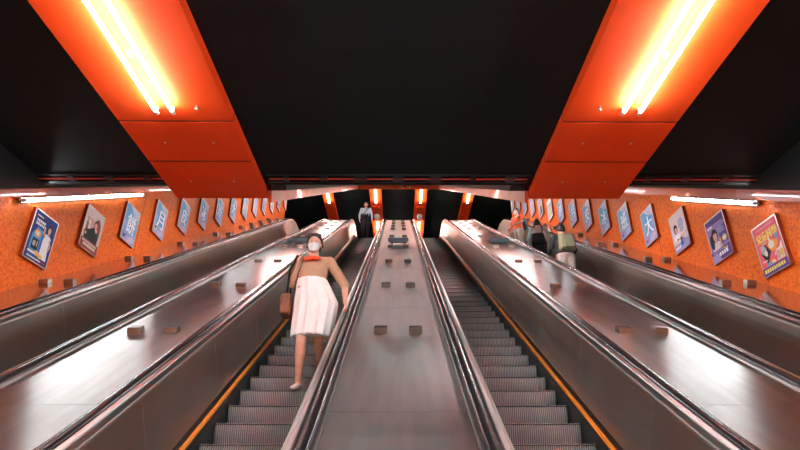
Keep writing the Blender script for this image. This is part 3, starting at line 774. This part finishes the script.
def lerp(a, b, t): return Vector(a)*(1 - t) + Vector(b)*t
def joints(h=1.62, lean=0.):
    k = h/1.62
    J = dict(head=(0, -.01, 1.50), chin=(0, -.06, 1.405), neck=(0, .012, 1.36), chest=(0, .0, 1.20), waist=(0, .0, 1.02), pelvis=(0, .01, .88),
             shl=(-.165, .01, 1.315), shr=(.165, .01, 1.315), ell=(-.215, .035, 1.06), elr=(.215, .035, 1.06), wrl=(-.225, -.02, .84), wrr=(.225, -.02, .84),
             hpl=(-.085, .0, .84), hpr=(.085, .0, .84), knl=(-.09, -.015, .46), knr=(.09, -.015, .46), anl=(-.09, .02, .085), anr=(.09, .02, .085))
    J = {a: Vector(b)*k for a, b in J.items()}
    if lean:
        for a in ('head', 'chin', 'neck', 'chest', 'shl', 'shr', 'ell', 'elr', 'wrl', 'wrr', 'waist'):
            v = J[a]; d = v.z - J['pelvis'].z
            if d > -.2:
                q = Matrix.Rotation(lean, 3, 'X'); J[a] = J['pelvis'] + q @ (v - J['pelvis'])
    return J
def add_hand(B, wr, dirv, side, k=1.0, curl=.5, inward=None):
    """palm, four unequal bent fingers and a thumb leaving the side of the palm"""
    d = Vector(dirv).normalized()
    inn = Vector(inward) if inward is not None else Vector((-side, 0, 0))      # palm faces this way
    inn = (inn - d*inn.dot(d)).normalized(); ac = d.cross(inn).normalized()
    wr = Vector(wr)
    p0 = wr + d*.02*k; p1 = wr + d*.085*k
    B.hull((wr, .026*k), (p0, .027*k)); B.hull((p0 + ac*.018*k, .015*k), (p0 - ac*.018*k, .015*k), (p1 + ac*.032*k, .013*k), (p1 - ac*.032*k, .013*k))
    for i, ln in enumerate((.066, .076, .070, .054)):
        a = p1 + ac*(.034 - .0227*i)*k; m_ = a + (d + inn*curl*.5 + ac*(.10 - .07*i)).normalized()*ln*.52*k; e = m_ + (d*(1 - curl*.55) + inn*curl*1.1).normalized()*ln*.5*k
        B.chain((a, .0092*k), (m_, .0086*k), (e, .0072*k))
    a = p0 + ac*.022*k; m_ = a + (d*.75 + ac*.75 + inn*.35).normalized()*.042*k; e = m_ + (d + inn*.45 + ac*.05).normalized()*.034*k
    B.chain((a, .013*k), (m_, .0105*k), (e, .0088*k))
def body(J, parent, skin, k=1.0, fem=1.0, voxel=.009, handl=None, handr=None, face=True, yaw=0., curl=.5):
    B = Body(); j = J
    R = Matrix.Rotation(yaw, 3, 'Z')
    hd = j['head']; X = lambda x, y, z: hd + R @ (Vector((x, y, z))*k)
    B.hull((X(0, .012, .03), (.072*k, .086*k, .080*k)), (X(0, -.012, -.05), (.052*k, .058*k, .055*k)))
    B.hull((X(0, -.03, -.055), (.046*k, .05*k, .04*k)), (X(0, -.052, -.088), (.024*k, .022*k, .018*k)))
    B.chain((X(0, -.078, -.002), .009*k), (X(0, -.094, -.034), .012*k)); B.hull((X(-.012, -.086, -.036), .008*k), (X(.012, -.086, -.036), .008*k))
    B.hull((X(-.018, -.079, -.064), .0075*k), (X(.018, -.079, -.064), .0075*k))
    for sd in (-1, 1): B.hull((X(sd*.073, .012, .005), (.010*k, .016*k, .026*k)), (X(sd*.068, .008, -.022), (.008*k, .010*k, .012*k)))
    B.chain((hd + Vector((0, .015, -.06))*k, .047*k), (j['neck'], .050*k), (lerp(j['neck'], j['chest'], .3), .062*k))
    for a in ('shl', 'shr'): B.hull((j['neck'] + Vector((0, 0, -.02))*k, .04*k), (j[a], .047*k), (j['chest'], .09*k))
    B.hull((lerp(j['chest'], j['neck'], .35), (.115*k, .075*k, .06*k)), (j['chest'], (.135*k, .09*k, .08*k)), (j['waist'], (.11*fem*k, .078*k, .06*k)))
    B.hull((j['waist'], (.11*fem*k, .078*k, .06*k)), (j['pelvis'], (.145*k, .095*k, .08*k)))
    for s_, sd in (('l', -1), ('r', 1)):
        B.chain((j['sh' + s_], .047*k), (lerp(j['sh' + s_], j['el' + s_], .45), .042*k), (j['el' + s_], .034*k), (lerp(j['el' + s_], j['wr' + s_], .3), .034*k), (j['wr' + s_], .023*k))
        B.chain((j['hp' + s_], .085*k), (lerp(j['hp' + s_], j['kn' + s_], .5), .070*k), (j['kn' + s_], .050*k), (lerp(j['kn' + s_], j['an' + s_], .3), .051*k), (lerp(j['kn' + s_], j['an' + s_], .75), .036*k), (j['an' + s_], .032*k))
        an = j['an' + s_]
        B.hull((an + Vector((0, .028, -.055))*k, .028*k), (an + Vector((0, -.01, -.02))*k, .034*k), (an + Vector((sd*.012, -.12, -.062))*k, (.036*k, .03*k, .018*k)))
        hv = (handl if s_ == 'l' else handr) or (j['wr' + s_] - j['el' + s_])
        add_hand(B, j['wr' + s_], hv, sd, k, curl)
    paint = []
    if face: paint = [(X(-.030, -.074, .012), .013*k, 1), (X(.030, -.074, .012), .013*k, 1), (X(-.010, -.084, -.066), .011*k, 2), (X(.010, -.084, -.066), .011*k, 2)]
    return B.build('body', parent, [skin, EYE, LIP], voxel, 2, paint)
def hair_cap(J, parent, m, k=1., yaw=0., long=0., thin=False, back=True):
    B = Body(); hd = J['head']; R = Matrix.Rotation(yaw, 3, 'Z'); X = lambda x, y, z: hd + R @ (Vector((x, y, z))*k)
    if thin:
        B.chain((X(-.078, .01, .03), .016*k), (X(-.06, .07, .02), .022*k), (X(0, .10, .02), .022*k), (X(.06, .07, .02), .022*k), (X(.078, .01, .03), .016*k))
        B.hull((X(0, .045, .085), (.055*k, .06*k, .028*k)), (X(0, .085, .05), (.05*k, .02*k, .03*k)))
    else:
        B.hull((X(0, .028, .052), (.080*k, .085*k, .068*k)), (X(0, .05, .0), (.076*k, .06*k, .06*k)))
        B.hull((X(-.05, -.035, .082), .028*k), (X(.05, -.035, .082), .028*k), (X(0, .03, .10), .05*k))
        for sd in (-1, 1): B.chain((X(sd*.070, -.012, .05), .020*k), (X(sd*.076, .022, -.02), .018*k))
    if long: B.chain((X(0, .085, .0), (.06*k, .035*k, .05*k)), (X(0, .085, -.10), (.065*k, .03*k, .05*k)), (X(0, .075, -.10 - long), (.05*k, .022*k, .04*k)))
    return B.build('hair', parent, [m], .009, 3)
def mask(J, parent, k=1., yaw=0.):
    B = Body(); hd = J['head']; R = Matrix.Rotation(yaw, 3, 'Z'); X = lambda x, y, z: hd + R @ (Vector((x, y, z))*k)
    B.hull((X(0, -.092, -.03), .016*k), (X(-.048, -.054, -.02), .012*k), (X(.048, -.054, -.02), .012*k), (X(0, -.075, -.09), .016*k), (X(-.036, -.05, -.085), .012*k), (X(.036, -.05, -.085), .012*k))
    for sd in (-1, 1): B.chain((X(sd*.05, -.05, -.022), .005*k), (X(sd*.082, .012, .0), .005*k))
    return B.build('face_mask', parent, [MASK], .006, 2)
def top(J, parent, m, k=1., sleeve=1., fem=1., grow=1.14, hem=.0, name='shirt', sleeve_mat=None):
    B = Body(); j = J; g = grow
    for a in ('shl', 'shr'): B.hull((j['neck'] + Vector((0, .0, -.045))*k, .048*k), (j[a], .054*k), (j['chest'], .10*k))
    B.hull((lerp(j['chest'], j['neck'], .25), (.118*g*k, .082*g*k, .05*k)), (j['chest'], (.138*g*k, .094*g*k, .08*k)), (j['waist'], (.118*fem*g*k, .088*g*k, .06*k)))
    if hem >= 0: B.hull((j['waist'], (.118*fem*g*k, .088*g*k, .06*k)), (lerp(j['waist'], j['pelvis'], hem), (.15*g*k, .10*g*k, .05*k)))
    for s_ in 'lr':
        e = lerp(j['el' + s_], j['wr' + s_], max(0, sleeve - .5)*1.8)
        if sleeve > .5: B.chain((j['sh' + s_], .056*k), (lerp(j['sh' + s_], j['el' + s_], .5), .052*k), (j['el' + s_], .046*k), (e, .036*k))
        else: B.chain((j['sh' + s_], .056*k), (lerp(j['sh' + s_], j['el' + s_], sleeve*1.6), .054*k))
    return B.build(name, parent, [m], .010, 3)
def trousers(J, parent, m, k=1., g=1.12, name='trousers'):
    B = Body(); j = J
    B.hull((lerp(j['waist'], j['pelvis'], .35), (.122*g*k, .088*g*k, .04*k)), (j['pelvis'], (.148*g*k, .10*g*k, .08*k)))
    for s_ in 'lr':
        B.hull((j['pelvis'], .09*k), (j['hp' + s_], .092*g*k))
        B.chain((j['hp' + s_], .088*g*k), (lerp(j['hp' + s_], j['kn' + s_], .5), .076*g*k), (j['kn' + s_], .062*g*k), (lerp(j['kn' + s_], j['an' + s_], .5), .058*g*k), (lerp(j['kn' + s_], j['an' + s_], .93), .052*g*k))
    return B.build(name, parent, [m], .010, 3)
def shoes(J, parent, m, k=1.):
    for s_, sd in (('l', -1), ('r', 1)):
        B = Body(); an = J['an' + s_]
        B.hull((an + Vector((0, .03, -.05))*k, (.036*k, .036*k, .034*k)), (an + Vector((0, .0, -.015))*k, (.040*k, .046*k, .02*k)), (an + Vector((sd*.012, -.125, -.060))*k, (.043*k, .042*k, .024*k)))
        B.build('shoe', parent, [m], .009, 2)
def put(root, x, k, dy=.20, rot=0.):
    y, z = nose(k); root.location = (x, y + dy, z + .001); root.rotation_euler = (0, 0, rot)

def strap(pts, r, name, parent, m):
    B = Body(); B.chain(*[(p, r) for p in pts]); return B.build(name, parent, [m], .008, 2)

# the woman walking down in white, masked, orange-red scarf
kf = 3
w1 = thing('person', 'person in white skirt, camel top, orange scarf and face mask, stepping down', 'person')
put(w1, -.925, kf, .16); w1.scale = (1.09, 1.09, 1.09)
J = joints(1.62)
J.update(knl=V3(-.085, -.10, .45), anl=V3(-.095, -.02, .078), hpl=V3(-.085, -.01, .84))
J.update(knr=V3(.07, -.03, .52), anr=V3(.055, .30, .175 + .09), hpr=V3(.085, .0, .84))
for a in ('head', 'chin', 'neck', 'chest', 'shl', 'shr', 'waist'): J[a] += V3(-.03, -.03, 0)
J.update(ell=V3(-.25, -.01, 1.07), wrl=V3(-.175, -.105, 1.21))          # raised hand on the strap
J.update(elr=V3(.30, .02, 1.07), wrr=V3(.325, -.10, .86))
body(J, w1, SKIN, 1., .92, .008, handl=V3(.12, -.1, .9), handr=V3(.12, -.25, -.8), curl=.8)
hair_cap(J, w1, HAIR, 1., long=.10)
mask(J, w1)
top(J, w1, CAMEL, 1., sleeve=.62, fem=.95, grow=1.16, hem=.05, name='knit_top')
B = Body(); wa = J['waist']
B.hull((wa + V3(0, .0, .09), (.152, .118, .02)), (V3(.02, 0, .86), (.225, .165, .03)))
B.hull((V3(.02, 0, .86), (.225, .165, .03)), (V3(-.005, 0, .525), (.20, .17, .015)))
for i in range(14):                                                       # folds of the skirt
    a = 2*math.pi*i/14; B.chain((wa + V3(.142*math.cos(a), .108*math.sin(a), .085), .014), (V3(.02 + .214*math.cos(a), .156*math.sin(a), .86), .016), (V3(-.005 + .196*math.cos(a), .167*math.sin(a), .525), .016))
B.build('skirt', w1, [WHITE], .010, 3)
B = Body(); nk = J['neck']
for i in range(10):
    a = 2*math.pi*i/10; b = 2*math.pi*(i + 1)/10
    B.hull((nk + V3(.070*math.cos(a), -.005 + .066*math.sin(a), -.012 - .022*(1 - math.sin(a))*.5), .024), (nk + V3(.070*math.cos(b), -.005 + .066*math.sin(b), -.012 - .022*(1 - math.sin(b))*.5), .024))
B.chain((nk + V3(0, -.08, -.03), .022), (nk + V3(.055, -.105, -.05), (.035, .014, .022))); B.chain((nk + V3(0, -.08, -.03), .022), (nk + V3(-.055, -.105, -.055), (.035, .014, .022)))
B.build('scarf', w1, [SCARF], .008, 2)
shoes(J, w1, SHOE)
hb = thing('handbag', 'small brown handbag on a black strap at the side of the person in white', 'bag', Vector(w1.location) + V3(-.294, .0, .80))
B = Body(); B.hull((V3(-.035, -.09, .02), .02), (V3(-.035, .09, .02), .02), (V3(.03, -.09, .02), .02), (V3(.03, .09, .02), .02), (V3(-.025, -.08, .20), .02), (V3(-.025, .08, .20), .02), (V3(.02, -.08, .20), .02), (V3(.02, .08, .20), .02))
B.build('bag_body', hb, [BROWN], .008, 2)
o_ = V3(.27, 0, -.735)
hb.scale = (1.09, 1.09, 1.09)
strap([V3(0, -.07, .2), J['shl'] + V3(-.06, -.075, -.12) + o_, J['shl'] + V3(.0, -.055, .045) + o_, J['shl'] + V3(.0, .05, .05) + o_, J['shl'] + V3(-.06, .085, -.12) + o_, V3(0, .07, .2)], .013, 'strap', hb, STRAP)
B = Body(); B.hull((V3(-.05, -.085, .13), .012), (V3(-.05, .085, .13), .012), (V3(-.045, -.08, .19), .012), (V3(-.045, .08, .19), .012)); B.build('flap', hb, [BROWN], .007, 1)

# the man standing at the top
m1 = thing('person', 'grey-haired person in pale shirt and black trousers standing at the escalator top', 'person', (-1.295, 19.62, ZT + .005))
J = joints(1.64)
J.update(ell=V3(-.245, .03, 1.07), elr=V3(.245, .03, 1.07), wrl=V3(-.235, -.03, .85), wrr=V3(.25, -.02, .84))
body(J, m1, SKIN, 1.01, 1.1, .010)
hair_cap(J, m1, GREYHAIR, 1.01, thin=True)
top(J, m1, SHIRT, 1.02, sleeve=.95, fem=1.15, grow=1.12, hem=-1)
trousers(J, m1, BLACKC, 1.02, 1.16)
shoes(J, m1, BLACKC, 1.02)
strap([J['shr'] + V3(-.03, -.03, .055), J['chest'] + V3(.04, -.115, .02), J['waist'] + V3(-.10, -.105, .02)], .014, 'strap', m1, STRAP)
B = Body(); q = V3(*m1.location) * 0
mb_ = thing('waist_bag', 'black waist bag worn by the grey-haired person in the pale shirt', 'bag', Vector(m1.location) + V3(-.03, -.15, .93))
B.hull((V3(-.12, 0, .0), .035), (V3(.12, 0, .0), .035), (V3(-.12, 0, .09), .03), (V3(.12, 0, .09), .03)); B.build('bag_body', mb_, [BLACKC], .009, 2)
mbz = MB(); mbz.box((-.10, -.040, .055), (.10, -.034, .062), M['grey_lamp']); mbz.build('zip', mb_, base=(0, 0, 0)).location = (0, 0, 0)

def nearest(y):
    return min(range(60), key=lambda k: abs(nose(k)[0] - y))
# three people on the outer right escalator
k1 = nearest(14.55)
p1 = thing('person', 'masked person in an orange shirt, highest of three on the right escalator', 'person'); put(p1, 3.55, k1, .18, rot=-.95)
J = joints(1.60); J.update(elr=V3(.24, -.06, 1.05), wrr=V3(.16, -.20, .98), ell=V3(-.24, .0, 1.06), wrl=V3(-.20, -.16, .92))
body(J, p1, SKIN, 1., 1., .011); hair_cap(J, p1, HAIR, 1., long=.05); mask(J, p1); top(J, p1, ORANGE, 1.03, sleeve=.45, fem=1.1, hem=.8, grow=1.2, name='shirt'); trousers(J, p1, BEIGE, 1.03); shoes(J, p1, SHOE)
def backpack(person, m, sc, lb, J, k=1.):
    """worn on the back (local +y)"""
    a = person.rotation_euler.z; c = Matrix.Rotation(a, 3, 'Z') @ (J['chest'] + V3(0, .10, -.27))
    r = thing('backpack', lb, 'backpack', Vector(person.location) + c, rz=a)
    B = Body(); w = .13*sc
    B.hull((V3(-w, .05, .05), .05), (V3(w, .05, .05), .05), (V3(-w, .13, .06), .045), (V3(w, .13, .06), .045), (V3(-w*.85, .05, .36*sc), .05), (V3(w*.85, .05, .36*sc), .05), (V3(-w*.8, .10, .33*sc), .05), (V3(w*.8, .10, .33*sc), .05))
    B.build('bag_body', r, [m], .010, 3)
    B = Body(); B.hull((V3(-w*.75, .19, .06), .022), (V3(w*.75, .19, .06), .022), (V3(-w*.7, .175, .19), .022), (V3(w*.7, .175, .19), .022)); B.build('front_pocket', r, [m], .009, 2)
    for sd in (-1, 1):
        B = Body(); B.chain((V3(sd*.09, .03, .40*sc), .017), (V3(sd*.125, -.09, .385), .018), (V3(sd*.125, -.20, .30), .017)); B.build('shoulder_strap', r, [m], .009, 2)
    return r
backpack(p1, SLATE, .95, 'slate blue backpack on the back of the person in orange', J)
k2 = nearest(12.1)
p2 = thing('person', 'black-haired person in a grey top leaning forward, seen from behind', 'person'); put(p2, 3.40, k2, .20, rot=math.pi - .25)
J = joints(1.56, lean=.28); J.update(ell=J['shl'] + V3(-.12, -.10, -.22), wrl=J['shl'] + V3(-.10, -.30, -.30))
J.update(elr=J['shr'] + V3(.10, -.05, -.24), wrr=J['shr'] + V3(.10, -.22, -.36))
body(J, p2, SKIN, .97, 1., .011); hair_cap(J, p2, HAIR, 1.); top(J, p2, GREYT, .98, sleeve=.8, fem=1.05, hem=.5, grow=1.2, name='top'); trousers(J, p2, BLACKC, .98); shoes(J, p2, BLACKC)
B = Body(); B.hull((V3(-.12, .02, .0), .05), (V3(.12, .02, .0), .05), (V3(-.10, .10, .02), .05), (V3(.10, .10, .02), .05), (V3(-.10, .02, .20), .045), (V3(.10, .02, .20), .045), (V3(-.09, .08, .18), .045), (V3(.09, .08, .18), .045))
a_ = p2.rotation_euler.z
sb = thing('shoulder_bag', 'black bag at the back of the person in the grey top', 'bag', Vector(p2.location) + Matrix.Rotation(a_, 3, 'Z') @ V3(0.02, .10, .80), rz=a_)
B.build('bag_body', sb, [BLACKC], .010, 3)
strap([V3(-.10, .05, .22), V3(-.12, .02, .40), V3(-.04, -.03, .60)], .014, 'strap', sb, STRAP)
B = Body(); B.chain((J['elr'], .052), (lerp(J['elr'], J['wrr'], .8), .042)); B.chain((J['shr'], .058), (J['elr'], .052)); B.build('sleeve', p2, [TEAL], .010, 2)
k3 = nearest(9.95)
p3 = thing('person', 'black-haired person in dark jacket and off-white trousers, lowest of the three', 'person'); put(p3, 3.34, k3, .20, rot=math.pi + .12)
J = joints(1.55, lean=.12); J.update(ell=J['shl'] + V3(-.10, -.03, -.25), elr=J['shr'] + V3(.10, -.03, -.25), wrl=J['shl'] + V3(-.08, -.20, -.34), wrr=J['shr'] + V3(.09, -.20, -.34))
body(J, p3, SKIN, .97, 1., .011); hair_cap(J, p3, HAIR, 1.04, long=.0); top(J, p3, NAVY, 1.03, sleeve=.95, fem=1.2, hem=.75, grow=1.28, name='jacket'); trousers(J, p3, OFFW, 1.0, 1.2); shoes(J, p3, SHOE)
backpack(p3, SAGE, .92, 'sage green backpack worn over the dark jacket', J)

# ------------------------------------------------------------------ world and view
w = bpy.data.worlds.new('world'); scn.world = w; w.use_nodes = True
w.node_tree.nodes['Background'].inputs['Color'].default_value = (.5, .5, .55, 1)
w.node_tree.nodes['Background'].inputs['Strength'].default_value = .02
scn.view_settings.view_transform = 'Standard'; scn.view_settings.look = 'None'
scn.view_settings.gamma = 1; scn.view_settings.use_curve_mapping = False
scn.view_settings.exposure = 1.0
